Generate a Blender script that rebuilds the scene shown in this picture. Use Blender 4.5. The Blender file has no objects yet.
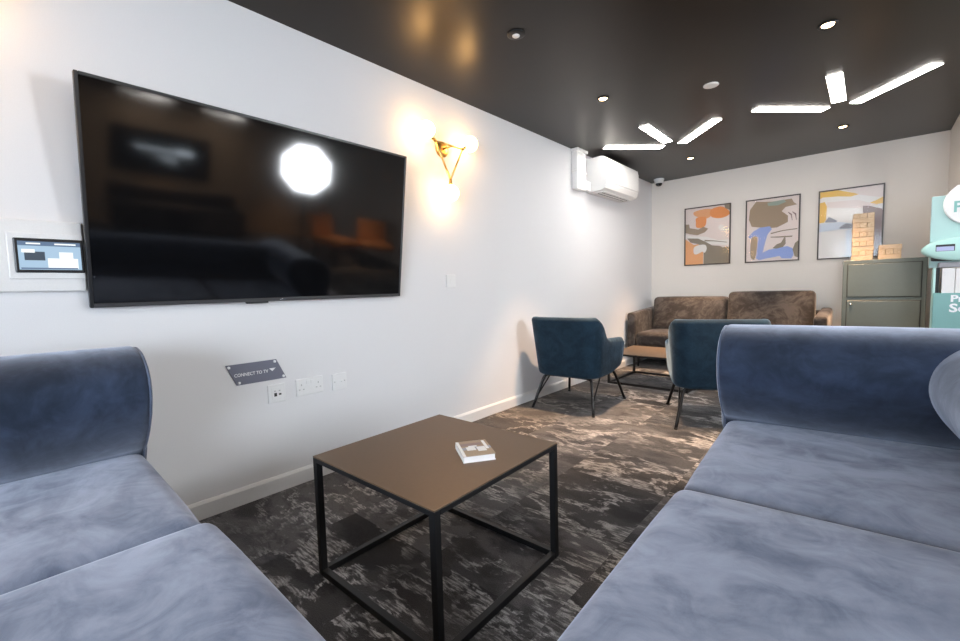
import bpy, bmesh, math, random
from mathutils import Vector, Matrix
random.seed(7)
PI = math.pi
SC = bpy.context.scene
COL = SC.collection
L = 5.877          # back wall
H = 2.30           # ceiling height
XR = 2.684         # stub wall on the right
XF, YN = 8.6, -3.0  # far side of the open lounge, rear wall

# ------------------------------------------------------------------ materials
def nmat(name):
    m = bpy.data.materials.new(name); m.use_nodes = True
    nt = m.node_tree
    return m, nt, nt.nodes['Principled BSDF']

def mat(name, col, rough=.5, metal=0., spec=.5, bump=0., bscale=200., coat=0., sheen=0., stint=(1, 1, 1)):
    m, nt, p = nmat(name)
    p.inputs['Base Color'].default_value = (*col, 1)
    p.inputs['Roughness'].default_value = rough
    p.inputs['Metallic'].default_value = metal
    p.inputs['Specular IOR Level'].default_value = spec
    p.inputs['Coat Weight'].default_value = coat
    p.inputs['Sheen Weight'].default_value = sheen
    # every material carries a little procedural variation
    tc = nt.nodes.new('ShaderNodeTexCoord')
    p.inputs['Specular Tint'].default_value = (*stint, 1)
    n = nt.nodes.new('ShaderNodeTexNoise'); n.inputs['Scale'].default_value = bscale
    n.inputs['Detail'].default_value = 3
    nt.links.new(tc.outputs['Object'], n.inputs['Vector'])
    mx = nt.nodes.new('ShaderNodeMix'); mx.data_type = 'RGBA'
    mx.inputs[6].default_value = (*[c*.94 for c in col], 1)
    mx.inputs[7].default_value = (*[min(1, c*1.05) for c in col], 1)
    nt.links.new(n.outputs['Fac'], mx.inputs[0])
    nt.links.new(mx.outputs[2], p.inputs['Base Color'])
    if bump:
        b = nt.nodes.new('ShaderNodeBump'); b.inputs['Strength'].default_value = bump
        b.inputs['Distance'].default_value = .002
        nt.links.new(n.outputs['Fac'], b.inputs['Height'])
        nt.links.new(b.outputs['Normal'], p.inputs['Normal'])
    return m

def emit(name, col, s, base=(.8, .8, .8)):
    m, nt, p = nmat(name)
    p.inputs['Base Color'].default_value = (*base, 1)
    p.inputs['Emission Color'].default_value = (*col, 1)
    p.inputs['Emission Strength'].default_value = s
    p.inputs['Roughness'].default_value = .4
    return m

class NT:
    """tiny node-graph helper"""
    def __init__(s, nt): s.nt = nt
    def add(s, t, **k):
        n = s.nt.nodes.new(t)
        for a, v in k.items(): setattr(n, a, v)
        return n
    def setin(s, n, i, v):
        if hasattr(v, 'is_output'): s.nt.links.new(v, n.inputs[i])
        else: n.inputs[i].default_value = v
    def math(s, op, a, b=None, c=None, clamp=False):
        n = s.add('ShaderNodeMath', operation=op, use_clamp=clamp)
        s.setin(n, 0, a)
        if b is not None: s.setin(n, 1, b)
        if c is not None: s.setin(n, 2, c)
        return n.outputs[0]
    def vmath(s, op, a, b=None):
        n = s.add('ShaderNodeVectorMath', operation=op)
        s.setin(n, 0, a)
        if b is not None: s.setin(n, 1, b)
        return n.outputs[0]
    def noise(s, vec, scale, detail=4, rough=.55, dist=0.):
        n = s.add('ShaderNodeTexNoise')
        s.setin(n, 'Vector', vec)
        for k, v in (('Scale', scale), ('Detail', detail), ('Roughness', rough), ('Distortion', dist)):
            n.inputs[k].default_value = v
        return n.outputs['Fac']
    def ramp(s, f, pts, interp='LINEAR'):
        n = s.add('ShaderNodeValToRGB'); cr = n.color_ramp; cr.interpolation = interp
        while len(cr.elements) < len(pts): cr.elements.new(.5)
        for e, (p, c) in zip(cr.elements, pts):
            e.position = p; e.color = (*c, 1) if len(c) == 3 else c
        s.setin(n, 0, f)
        return n.outputs[0]
    def step(s, f, a, b):
        n = s.add('ShaderNodeMapRange', interpolation_type='SMOOTHSTEP')
        s.setin(n, 0, f); n.inputs[1].default_value = a; n.inputs[2].default_value = b
        return n.outputs[0]
    def mix(s, f, a, b, blend='MIX'):
        n = s.add('ShaderNodeMix', data_type='RGBA', blend_type=blend)
        s.setin(n, 0, f)
        s.setin(n, 6, a if hasattr(a, 'is_output') else (*a, 1))
        s.setin(n, 7, b if hasattr(b, 'is_output') else (*b, 1))
        return n.outputs[2]

def velvet(name, dark, light, sheen_col, sheen=1., brush=2.2, srough=.4, rough=.75, nap=0., lo=.36, hi=.66, dist=1.6):
    """brushed velvet: nap lying in two directions gives patches of two tones"""
    m, nt, p = nmat(name); g = NT(nt)
    tc = g.add('ShaderNodeTexCoord'); v = tc.outputs['Object']
    mp = g.add('ShaderNodeMapping'); mp.inputs['Rotation'].default_value = (0, 0, .6)
    mp.inputs['Scale'].default_value = (1, 2.2, 1.3); g.setin(mp, 0, v)
    n1 = g.noise(mp.outputs[0], brush, 5, .6, dist)
    n2 = g.noise(v, brush*4, 5, .65, dist*1.4)
    f = g.step(g.math('ADD', g.math('MULTIPLY', n1, .62), g.math('MULTIPLY', n2, .38)), lo, hi)
    c = g.mix(f, dark, light)
    fine = g.noise(v, 700, 2)
    c = g.mix(g.math('MULTIPLY', fine, .25), c, (0, 0, 0))
    g.setin(p, 'Base Color', c)
    p.inputs['Roughness'].default_value = rough
    p.inputs['Specular IOR Level'].default_value = .2
    g.setin(p, 'Sheen Weight', g.math('MULTIPLY_ADD', f, .45*sheen, .55*sheen))
    p.inputs['Sheen Roughness'].default_value = srough
    p.inputs['Sheen Tint'].default_value = (*sheen_col, 1)
    b = g.add('ShaderNodeBump'); b.inputs['Strength'].default_value = .12; b.inputs['Distance'].default_value = .01
    g.setin(b, 'Height', n2); g.setin(p, 'Normal', b.outputs[0])
    if nap > 0:      # second, denser layer of pile standing up from the cloth
        sh = g.add('ShaderNodeBsdfSheen'); sh.inputs['Roughness'].default_value = srough
        g.setin(sh, 'Color', g.mix(f, tuple(c_*nap*.55 for c_ in sheen_col), tuple(c_*nap for c_ in sheen_col)))
        ad = g.add('ShaderNodeAddShader'); nt.links.new(p.outputs[0], ad.inputs[0]); nt.links.new(sh.outputs[0], ad.inputs[1])
        nt.links.new(ad.outputs[0], nt.nodes['Material Output'].inputs[0])
    return m

def carpet_mat():
    m, nt, p = nmat('carpet'); g = NT(nt)
    tc = g.add('ShaderNodeTexCoord'); v = tc.outputs['Object']
    T = .5
    cell = g.vmath('FLOOR', g.vmath('DIVIDE', v, (T, T, 1e6)))
    wn = g.add('ShaderNodeTexWhiteNoise', noise_dimensions='3D'); g.setin(wn, 0, cell)
    rnd = wn.outputs['Value']; rcol = wn.outputs['Color']
    # each carpet tile is cut from another place of the pattern
    off = g.vmath('MULTIPLY', rcol, (.9, .9, 0))
    vv = g.vmath('ADD', v, off)
    warp = g.add('ShaderNodeTexNoise'); g.setin(warp, 'Vector', vv); warp.inputs['Scale'].default_value = 5.
    warp.inputs['Detail'].default_value = 3
    vw = g.vmath('ADD', vv, g.vmath('MULTIPLY', warp.outputs['Color'], (.10, .10, 0)))
    st = g.vmath('MULTIPLY', vw, (1.0, 1.9, 1))
    blot = g.noise(st, 1.7, 7, .60, .15)
    base = g.ramp(blot, [(.30, (.024, .0235, .029)), (.42, (.060, .058, .068)), (.47, (.155, .150, .160)), (.53, (.18, .174, .18)), (.57, (.09, .087, .093)), (.70, (.21, .20, .205))])
    # darker rectangular overlays
    big = g.noise(v, .9, 2, .5, .3)
    patch = g.step(g.math('ADD', rnd, g.math('MULTIPLY', g.noise(st, 1.1, 4, .6, .1), .9)), 1.0, 1.04)
    base = g.mix(g.math('MULTIPLY', patch, .6), base, (.012, .011, .012))
    # brown dye drift
    brown = g.step(g.noise(v, .55, 2, .5, .4), .42, .62)
    base = g.mix(g.math('MULTIPLY', brown, .55), base, g.mix(blot, (.055, .042, .033), (.33, .26, .205)))
    # pale worn veins
    r1 = g.math('ABSOLUTE', g.math('SUBTRACT', g.noise(st, 1.8, 8, .66, .25), .5))
    vein = g.math('SUBTRACT', 1., g.step(r1, .006, .034))
    r2 = g.noise(st, 2.7, 8, .66, .15)
    worn = g.step(r2, .545, .60)
    # broken up by the weave: short dashes
    dv = g.vmath('MULTIPLY', v, (16, 120, 1))
    dash = g.step(g.noise(dv, 1., 2, .5), .38, .62)
    fine = g.noise(v, 260, 2, .6)
    pale = g.math('MULTIPLY', g.math('MAXIMUM', vein, g.math('MULTIPLY', worn, .85)), g.math('MULTIPLY_ADD', dash, .85, .15), clamp=True)
    msk = g.step(g.noise(vv, 1.7, 3, .5), .40, .56)
    pale = g.math('MULTIPLY', pale, g.math('MULTIPLY_ADD', msk, .8, .2), clamp=True)
    palec = g.mix(brown, (.70, .69, .70), (.80, .70, .59))
    c = g.mix(pale, base, palec)
    c = g.mix(g.math('MULTIPLY', g.step(fine, .3, .75), .55), g.mix(.5, c, (0, 0, 0)), c)
    g.setin(p, 'Base Color', g.mix(.0, g.mix(g.step(fine, .25, .7), g.mix(.15, c, (0, 0, 0)), c), c))
    p.inputs['Roughness'].default_value = .95
    p.inputs['Specular IOR Level'].default_value = .15
    p.inputs['Sheen Weight'].default_value = .12
    p.inputs['Sheen Roughness'].default_value = .5
    b = g.add('ShaderNodeBump'); b.inputs['Strength'].default_value = .6; b.inputs['Distance'].default_value = .004
    g.setin(b, 'Height', fine); g.setin(p, 'Normal', b.outputs[0])
    return m

def wood_mat():
    m, nt, p = nmat('pine_blocks'); g = NT(nt)
    tc = g.add('ShaderNodeTexCoord')
    oi = g.add('ShaderNodeObjectInfo')
    v = g.vmath('ADD', tc.outputs['Object'], g.vmath('MULTIPLY', oi.outputs['Location'], (3, 7, 11)))
    st = g.vmath('MULTIPLY', v, (12, 60, 60))
    n = g.noise(st, 1.4, 4, .6, .6)
    c = g.ramp(n, [(.3, (.42, .28, .16)), (.5, (.60, .44, .29)), (.7, (.68, .53, .37))])
    tint = g.mix(g.math('MULTIPLY', oi.outputs['Random'], .35), c, (.46, .30, .17))
    g.setin(p, 'Base Color', tint); p.inputs['Roughness'].default_value = .55
    return m

def art_glass():
    m = bpy.data.materials.new('picture_glass'); m.use_nodes = True
    nt = m.node_tree; nt.nodes.clear(); g = NT(nt)
    o = g.add('ShaderNodeOutputMaterial'); mx = g.add('ShaderNodeMixShader')
    t = g.add('ShaderNodeBsdfTransparent'); gl = g.add('ShaderNodeBsdfGlossy'); gl.inputs['Roughness'].default_value = .10
    fr = g.add('ShaderNodeFresnel'); fr.inputs['IOR'].default_value = 1.5
    nz = g.add('ShaderNodeTexNoise'); nz.inputs['Scale'].default_value = 3.
    bp = g.add('ShaderNodeBump'); bp.inputs['Strength'].default_value = .02
    nt.links.new(nz.outputs['Fac'], bp.inputs['Height']); nt.links.new(bp.outputs[0], gl.inputs['Normal'])
    nt.links.new(fr.outputs[0], mx.inputs[0]); nt.links.new(t.outputs[0], mx.inputs[1]); nt.links.new(gl.outputs[0], mx.inputs[2])
    nt.links.new(mx.outputs[0], o.inputs[0])
    return m

M = {}
M['wall'] = mat('white_wall_paint', (.76, .755, .765), .75, bump=.05, bscale=350, spec=.3)
M['backwall'] = mat('warm_white_wall_paint', (.80, .745, .685), .75, bump=.05, bscale=350, spec=.3)
M['trim'] = mat('white_gloss_trim', (.78, .775, .77), .35)
M['ceiling'] = mat('black_ceiling_paint', (.012, .0105, .0095), .29, spec=.27, stint=(1., .80, .62), bump=.04, bscale=60)
M['brownwall'] = mat('brown_lounge_wall', (.66, .45, .28), .7)
M['carpet'] = carpet_mat()
M['velvet'] = velvet('blue_velvet_shaded', (.010, .018, .036), (.040, .062, .118), (.76, .83, 1.), .7, srough=.45, nap=.28, lo=.34, hi=.76, brush=2.8, dist=.5)  # bolster copy: brush patches, with shade painted in as darker tones
M['seat_velvet'] = velvet('blue_velvet_lit', (.076, .102, .168), (.275, .318, .425), (.80, .85, 1.), .7, brush=2.2, srough=.45, nap=.24, lo=.28, hi=.64, dist=.8)  # seat copy of the same cloth: light painted in as paler tones
M['velvet_pipe'] = velvet('blue_velvet_piping', (.08, .11, .18), (.13, .16, .24), (.85, .88, 1.), 1.)
M['teal_velvet'] = velvet('dark_teal_velvet', (.006, .020, .038), (.012, .036, .062), (.45, .62, .8), .35, brush=6)
M['taupe'] = velvet('taupe_velvet', (.040, .033, .030), (.105, .090, .082), (.9, .82, .76), .3, brush=2.2, lo=.42, hi=.60)
M['blackmetal'] = mat('black_powder_coat', (.012, .012, .013), .45, metal=.2)
M['chairleg'] = mat('black_satin_tube', (.010, .010, .011), .28, metal=.3)
M['tabletop'] = mat('dark_bronze_tabletop', (.185, .125, .080), .48, metal=.55, bscale=90)
M['tvbezel'] = mat('tv_bezel', (.018, .019, .022), .35)
M['tvbevel'] = mat('tv_bottom_trim', (.085, .085, .09), .35, metal=.5)
M['tvscreen'] = mat('tv_screen_glass', (.0035, .0035, .004), .07, spec=.6)
M['plastic'] = mat('white_plastic', (.80, .80, .80), .35)
M['acplastic'] = mat('air_conditioner_plastic', (.84, .83, .81), .35)
M['darkslot'] = mat('dark_slot', (.02, .02, .02), .6)
M['greyslot'] = mat('grey_slot', (.48, .48, .48), .6)
M['chrome'] = mat('chrome', (.85, .85, .86), .15, metal=1.)
M['brass'] = mat('brushed_brass', (.72, .47, .16), .28, metal=1.)
M['globe'] = emit('warm_opal_globe', (1., .58, .21), 19.)
M['signplate'] = mat('slate_sign_plate', (.165, .172, .225), .35)
M['signwhite'] = mat('sign_lettering_white', (.86, .86, .88), .5)
M['frame'] = mat('dark_bronze_frame', (.07, .052, .042), .4)
M['glass'] = art_glass()
M['cabinet'] = mat('grey_green_metal', (.095, .115, .106), .45, metal=.1, bscale=30)
M['cabinetdark'] = mat('cabinet_gap', (.025, .028, .027), .7)
M['wood'] = wood_mat()
M['teal'] = mat('pale_teal_board', (.40, .585, .565), .5)
M['tealdark'] = mat('teal_box_card', (.20, .415, .40), .5)
M['mint'] = mat('mint_plastic', (.46, .71, .655), .4)
M['paper'] = mat('white_paper', (.82, .80, .79), .7)
M['lilac'] = mat('lilac_label', (.42, .45, .68), .4)
M['kioskgrey'] = mat('kiosk_grey', (.30, .29, .31), .5)
M['tealtext'] = mat('teal_lettering', (.22, .47, .44), .5)
M['striplight'] = emit('led_strip_diffuser', (1., .95, .90), 30.)
M['bulb'] = emit('downlight_lens', (1., .70, .38), 14.)
M['duct'] = mat('disc_grey_plastic', (.78, .76, .73), .5)
M['screenglow'] = emit('panel_screen_blue', (.42, .60, .78), .8, (.02, .02, .02))
M['screenlight'] = emit('panel_screen_white', (.90, .95, .95), .95, (.02, .02, .02))
M['screendark'] = emit('panel_screen_dark', (.10, .16, .24), .35, (.02, .02, .02))
M['screenbar'] = emit('panel_screen_bar', (.18, .30, .50), .5, (.02, .02, .02))
M['orange'] = mat('tan_leather', (.62, .26, .09), .5)
M['softbox'] = emit('added_softbox_diffuser', (.90, .95, 1.), 58.)
M['wallscreen'] = mat('wall_display_black', (.006, .007, .009), .3)
M['walltext'] = emit('wall_display_text', (.75, .88, 1.), 6.)
M['fill_daylight'] = emit('fill_light_pane', (.76, .87, 1.), 14.)
M['art_pink'] = mat('print_blush', (.80, .70, .655), .7)
M['art_white'] = mat('print_white', (.84, .80, .76), .7)
M['art_orange'] = mat('print_orange', (.86, .36, .12), .7)
M['art_peach'] = mat('print_peach', (.84, .44, .20), .7)
M['art_taupe'] = mat('print_taupe', (.31, .255, .19), .7)
M['art_tan'] = mat('print_tan', (.40, .30, .21), .7)
M['art_green'] = mat('print_sage', (.36, .43, .36), .7)
M['art_blue'] = mat('print_blue', (.33, .42, .72), .7)
M['art_yellow'] = mat('print_yellow', (.85, .56, .15), .7)
M['art_mauve'] = mat('print_mauve', (.30, .21, .20), .7)
M['art_grey'] = mat('print_grey', (.36, .36, .40), .7)
M['art_reflection'] = mat('pale_blue_reflection', (.68, .72, .78), .7)

# ------------------------------------------------------------------ mesh tools
def quad_box(bm, lo, hi, bev=0., seg=2, mi=0, rot=None, piv=None):
    r = bmesh.ops.create_cube(bm, size=1.)
    vs = r['verts']
    lo, hi = Vector(lo), Vector(hi)
    c = (lo+hi)/2; d = hi-lo
    for v in vs: v.co = Vector((v.co.x*d.x, v.co.y*d.y, v.co.z*d.z)) + c
    fs = list({f for v in vs for f in v.link_faces})
    for f in fs: f.material_index = mi
    if bev > 0:
        es = list({e for v in vs for e in v.link_edges})
        rr = bmesh.ops.bevel(bm, geom=es, offset=min(bev, min(d)*.49), segments=seg, profile=.5, affect='EDGES')
        vs = list({v for f in rr['faces'] for v in f.verts} | {v for v in vs if v.is_valid})
        for f in rr['faces']: f.material_index = mi
    if rot is not None:
        p = Vector(piv) if piv is not None else c
        for v in vs: v.co = rot @ (v.co-p) + p
    return vs

def puffy(bm, lo, hi, r, puff=(0, 0, 0), n=10, mi=0, fn=None):
    """rounded cushion between two corners; puff swells each pair of faces"""
    lo, hi = Vector(lo), Vector(hi); c = (lo+hi)/2; h = (hi-lo)/2
    r = min(r, min(h)*.999)
    k = 4
    def samples(hh):
        a = [-1 + (r/hh)*(1-math.cos(i/k*PI/2)) for i in range(k)]
        m_ = [(-1+r/hh) + (2-2*r/hh)*i/n for i in range(n+1)]
        b = [-t for t in reversed(a)]
        return a+m_+b
    cache = {}
    def vert(p):
        key = tuple(round(x, 5) for x in p)
        if key in cache: return cache[key]
        P = Vector(p)
        q = Vector([max(-(h[i]-r), min(h[i]-r, P[i])) for i in range(3)])
        d = P-q
        if d.length > 1e-9: P2 = q + d.normalized()*r
        else: P2 = P
        u = [P2[i]/h[i] for i in range(3)]
        w = lambda i, j: max(0, (1-u[i]**4))*max(0, (1-u[j]**4))
        P2 = P2 + Vector((puff[0]*u[0]*w(1, 2), puff[1]*u[1]*w(0, 2), puff[2]*u[2]*w(0, 1)))
        P2 = P2 + c
        if fn: P2 = Vector(fn(P2))
        cache[key] = bm.verts.new(P2); return cache[key]
    for ax in range(3):
        i, j = (ax+1) % 3, (ax+2) % 3
        S, T = samples(h[i]), samples(h[j])
        for sg in (-1, 1):
            g = []
            for s in S:
                row = []
                for t in T:
                    p = [0, 0, 0]; p[ax] = sg*h[ax]; p[i] = s*h[i]; p[j] = t*h[j]
                    row.append(vert(p))
                g.append(row)
            for a in range(len(S)-1):
                for b in range(len(T)-1):
                    q = [g[a][b], g[a+1][b], g[a+1][b+1], g[a][b+1]]
                    if sg < 0: q.reverse()
                    q2 = []
                    for x in q:
                        if x not in q2: q2.append(x)
                    if len(q2) >= 3:
                        try:
                            f = bm.faces.new(q2); f.material_index = mi; f.smooth = True
                        except ValueError: pass

def tube(bm, pts, r, seg=10, closed=False, mi=0, caps=True):
    pts = [Vector(p) for p in pts]; n = len(pts)
    rings = []; prev = None
    for i, p in enumerate(pts):
        if closed: t = (pts[(i+1) % n]-pts[i-1])
        else: t = pts[min(i+1, n-1)]-pts[max(i-1, 0)]
        t.normalize()
        if prev is None:
            a = Vector((0, 0, 1)) if abs(t.z) < .9 else Vector((1, 0, 0))
            u = t.cross(a).normalized()
        else:
            u = (prev - t*prev.dot(t)).normalized()
        prev = u; w = t.cross(u)
        rr = r[i] if isinstance(r, (list, tuple)) else r
        rings.append([bm.verts.new(p+(u*math.cos(2*PI*k/seg)+w*math.sin(2*PI*k/seg))*rr) for k in range(seg)])
    rng = range(n) if closed else range(n-1)
    for i in rng:
        A, B = rings[i], rings[(i+1) % n]
        for k in range(seg):
            f = bm.faces.new((A[k], A[(k+1) % seg], B[(k+1) % seg], B[k])); f.smooth = True; f.material_index = mi
    if caps and not closed:
        bm.faces.new(list(reversed(rings[0]))).material_index = mi
        bm.faces.new(rings[-1]).material_index = mi

def loft(bm, secs, mi=0, smooth=True, caps=True, closed=True):
    rings = [[bm.verts.new(Vector(p)) for p in s] for s in secs]
    n = len(rings[0])
    for A, B in zip(rings, rings[1:]):
        for k in range(n if closed else n-1):
            f = bm.faces.new((A[k], A[(k+1) % n], B[(k+1) % n], B[k])); f.smooth = smooth; f.material_index = mi
    if caps:
        for s, rv in ((rings[0], True), (rings[-1], False)):
            f = bm.faces.new(list(reversed(s)) if rv else s); f.material_index = mi; f.smooth = smooth

def lathe(bm, prof, c=(0, 0, 0), seg=32, mi=0, smooth=True, ax='z'):
    rings = []
    for r, z in prof:
        row = []
        for k in range(seg):
            a = 2*PI*k/seg
            if ax == 'z': p = (c[0]+r*math.cos(a), c[1]+r*math.sin(a), c[2]+z)
            elif ax == 'x': p = (c[0]+z, c[1]+r*math.cos(a), c[2]+r*math.sin(a))
            else: p = (c[0]+r*math.cos(a), c[1]+z, c[2]-r*math.sin(a))
            row.append(bm.verts.new(p))
        rings.append(row)
    for A, B in zip(rings, rings[1:]):
        for k in range(seg):
            f = bm.faces.new((A[k], A[(k+1) % seg], B[(k+1) % seg], B[k])); f.smooth = smooth; f.material_index = mi
    bm.faces.new(list(reversed(rings[0]))).material_index = mi
    bm.faces.new(rings[-1]).material_index = mi

def ball(bm, c, r, mi=0, seg=28, sz=1.):
    n = 14
    prof = [(max(.002*r, r*math.sin(PI*i/n)), -r*sz*math.cos(PI*i/n)) for i in range(n+1)]
    lathe(bm, prof, c, seg, mi)

def prism(bm, poly, origin, u, v, d, mi=0):
    """extrude polygon given in (u,v) plane by vector d"""
    o, u, v, d = Vector(origin), Vector(u), Vector(v), Vector(d)
    a = [bm.verts.new(o+u*p[0]+v*p[1]) for p in poly]
    b = [bm.verts.new(o+u*p[0]+v*p[1]+d) for p in poly]
    n = len(poly)
    fs = [bm.faces.new(a), bm.faces.new(list(reversed(b)))]
    for k in range(n): fs.append(bm.faces.new((a[k], b[k], b[(k+1) % n], a[(k+1) % n])))
    for f in fs: f.material_index = mi

def obj(name, bm, mats, parent=None, smooth=None, recalc=True):
    if recalc: bmesh.ops.recalc_face_normals(bm, faces=bm.faces)
    me = bpy.data.meshes.new(name); bm.to_mesh(me); bm.free()
    for m in (mats if isinstance(mats, (list, tuple)) else [mats]): me.materials.append(m)
    if smooth:
        for p in me.polygons: p.use_smooth = True
    o = bpy.data.objects.new(name, me); COL.objects.link(o)
    if parent: o.parent = parent
    return o

def B(): return bmesh.new()
def box_obj(name, lo, hi, m, parent=None, bev=0., seg=2):
    bm = B(); quad_box(bm, lo, hi, bev, seg); return obj(name, bm, m, parent)

def tag(o, label, cat, group=None):
    o['label'] = label; o['category'] = cat
    if group: o['group'] = group
    return o
def thing(name, label, cat, loc=(0, 0, 0), rz=0., group=None):
    o = bpy.data.objects.new(name, None); COL.objects.link(o)
    o.empty_display_size = .1
    o.location = loc; o.rotation_euler = (0, 0, rz)
    return tag(o, label, cat, group)
def struct(name, bm, m):
    o = obj(name, bm, m); o['kind'] = 'structure'; return o
def sbox(name, lo, hi, m, bev=0.):
    bm = B(); quad_box(bm, lo, hi, bev); return struct(name, bm, m)
def dup(root, loc, rz=None, label=None):
    r = root.copy(); COL.objects.link(r); r.location = loc
    if rz is not None: r.rotation_euler = (0, 0, rz)
    if label: r['label'] = label
    for ch in list(root.children):
        c = ch.copy(); COL.objects.link(c); c.parent = r
        for g in list(ch.children):
            d = g.copy(); COL.objects.link(d); d.parent = c
    return r
def text_bm(s, size, depth=.0008, bold=.0):
    cu = bpy.data.curves.new('t', 'FONT'); cu.body = s; cu.size = size; cu.extrude = depth
    cu.offset = bold; cu.resolution_u = 3
    o = bpy.data.objects.new('t', cu); COL.objects.link(o)
    bpy.context.view_layer.update()
    me = o.to_mesh().copy() if False else bpy.data.meshes.new_from_object(o)
    bm = B(); bm.from_mesh(me)
    bpy.data.objects.remove(o); bpy.data.curves.remove(cu); bpy.data.meshes.remove(me)
    return bm

# ------------------------------------------------------------------ room shell
sbox('floor', (-.1, YN-.1, -.1), (XF+.1, L+.1, 0), M['carpet'])
sbox('ceiling', (-.1, YN-.1, H), (XF+.1, L+.1, H+.1), M['ceiling'])
sbox('wall_left', (-.12, YN-.12, 0), (0, L+.12, H), M['wall'])
sbox('wall_back', (0, L, 0), (XF, L+.12, H), M['backwall'])
sbox('wall_right', (XR, 4.93, 0), (XR+.16, L, H), M['backwall'])
sbox('wall_far', (XF, YN-.12, 0), (XF+.12, L+.12, H), M['brownwall'])
# rear wall behind the viewpoint with a broad window added as a fill light
bm = B()
quad_box(bm, (0, YN-.12, 0), (1.5, YN, H)); quad_box(bm, (4.3, YN-.12, 0), (XF, YN, H))
quad_box(bm, (1.5, YN-.12, 0), (4.3, YN, .5)); quad_box(bm, (1.5, YN-.12, 2.1), (4.3, YN, H))
struct('wall_rear', bm, M['wall'])
bm = B()
quad_box(bm, (1.5, YN-.1, .5), (1.56, YN-.02, 2.1)); quad_box(bm, (4.24, YN-.1, .5), (4.3, YN-.02, 2.1))
quad_box(bm, (1.56, YN-.1, .5), (4.24, YN-.02, .56)); quad_box(bm, (1.56, YN-.1, 2.04), (4.24, YN-.02, 2.1))
for x in (2.45, 3.35): quad_box(bm, (x-.025, YN-.1, .56), (x+.025, YN-.02, 2.04))
w = struct('fill_window_1', bm, M['trim'])
bm = B(); quad_box(bm, (1.56, YN-.07, .56), (4.24, YN-.06, 2.04))
obj('pane', bm, M['fill_daylight'], w)

def skirt(name, lo, hi, axis, sgn):
    """chamfered skirting board"""
    bm = B()
    (x0, y0), (x1, y1) = lo, hi
    t, h = .016, .079
    prof = [(0, 0), (t, 0), (t, h-.012), (t-.008, h), (0, h)]
    if axis == 'y': s = [[(x0+sgn*a, y, z) for a, z in prof] for y in (y0, y1)]
    else: s = [[(x, y0+sgn*a, z) for a, z in prof] for x in (x0, x1)]
    loft(bm, s, smooth=False)
    return struct(name, bm, M['trim'])
skirt('baseboard_left', (0, YN), (0, L), 'y', 1)
skirt('baseboard_back', (.016, L), (XR, L), 'x', -1)
skirt('baseboard_right', (XR, 4.93), (XR, L-.016), 'y', -1)

# ------------------------------------------------------------------ ceiling fittings
def strip_light(label, cx, cy, ang, ln=.575, wd=.082):
    t = thing('ceiling_strip_light', label, 'ceiling light', (cx, cy, H), ang, 'strip lights set in fans of three on the black ceiling')
    bm = B(); quad_box(bm, (-ln/2-.004, -wd/2-.004, -.003), (ln/2+.004, wd/2+.004, 0), .002, 1); obj('housing', bm, M['trim'], t)
    bm = B(); quad_box(bm, (-ln/2, -wd/2, -.006), (ln/2, wd/2, -.0028), .002, 1); obj('diffuser', bm, M['striplight'], t)
    return t
def area(name, loc, size, size_y, power, col, rot=(0, 0, 0), spread=PI):
    l = bpy.data.lights.new(name, 'AREA'); l.shape = 'RECTANGLE'; l.size = size; l.size_y = size_y
    l.energy = power; l.color = col; l.spread = spread
    o = bpy.data.objects.new(name, l); COL.objects.link(o); o.location = loc; o.rotation_euler = rot
    return o
FAN = [(.452, 4.195, math.radians(46)), (.737, 3.995, PI/2), (1.021, 4.205, math.radians(-47))]
where = [('left', 'the fan nearer the white wall'), ('middle', 'the fan nearer the white wall'), ('right', 'the fan nearer the white wall')]
fans = [(0, 0, 'the fan nearer the air conditioner'), (1.23, 0, 'the fan nearer the grey cabinet'),
        (3.70, 0, 'the first fan beyond the stub wall'), (3.70, -2.5, 'the fan over the tan armchairs'),
        (7.1, -2.1, 'the far fan above the dark sofa'), (7.1, -.9, 'the far fan behind the tan chairs'),
        (1.15, -3.75, 'the unseen fan added above the viewpoint to light the seats')]  # last fan is added top light for the near sofas
for dx, dy, nm in fans:
    for (x, y, a), side in zip(FAN, ('left', 'middle', 'right')):
        strip_light('glowing white strip light, %s blade of %s' % (side, nm), x+dx, y+dy, a)

def downlight(label, x, y):
    t = thing('recessed_downlight', label, 'downlight', (x, y, H), 0, 'warm downlights in the black ceiling')
    bm = B()
    prof = [(.044, 0), (.044, -.006), (.040, -.008), (.033, -.006), (.030, -.001)]
    lathe(bm, prof, seg=28); obj('trim_ring', bm, M['blackmetal'], t)
    bm = B(); lathe(bm, [(.028, -.001), (.026, -.005), (.012, -.008)], seg=24); obj('lens', bm, M['bulb'], t)
    l = bpy.data.lights.new('downlight_beam', 'SPOT'); l.energy = 370; l.color = (1., .66, .40)
    l.spot_size = math.radians(60); l.spot_blend = 1.; l.shadow_soft_size = .03
    o = bpy.data.objects.new('downlight_beam', l); COL.objects.link(o); o.location = (0, 0, -.02); o.parent = t
    return t
downlight('small warm downlight beyond the wall sconce, between sconce and air conditioner', .734, 2.967)
downlight('bright warm downlight nearest the camera on the right, in front of the strip lights', 1.976, 2.982)
downlight('warm downlight between the grey cabinet and the right fan of strip lights', 1.964, 5.012)
downlight('warm downlight above the brown sofa, beyond the left fan of strip lights', .726, 5.012)
for x, y, nm in ((3.95, .95, 'nearest'), (6.4, 2.98, 'middle'), (7.9, 2.3, 'added farthest'), (7.9, 4.6, 'added rightmost'), (5.3, 4.7, 'added tan-chair')):  # last three added to brighten the brown wall and tan chairs
    downlight('warm downlight over the open lounge, the %s one mirrored in the television' % nm, x, y)

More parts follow.
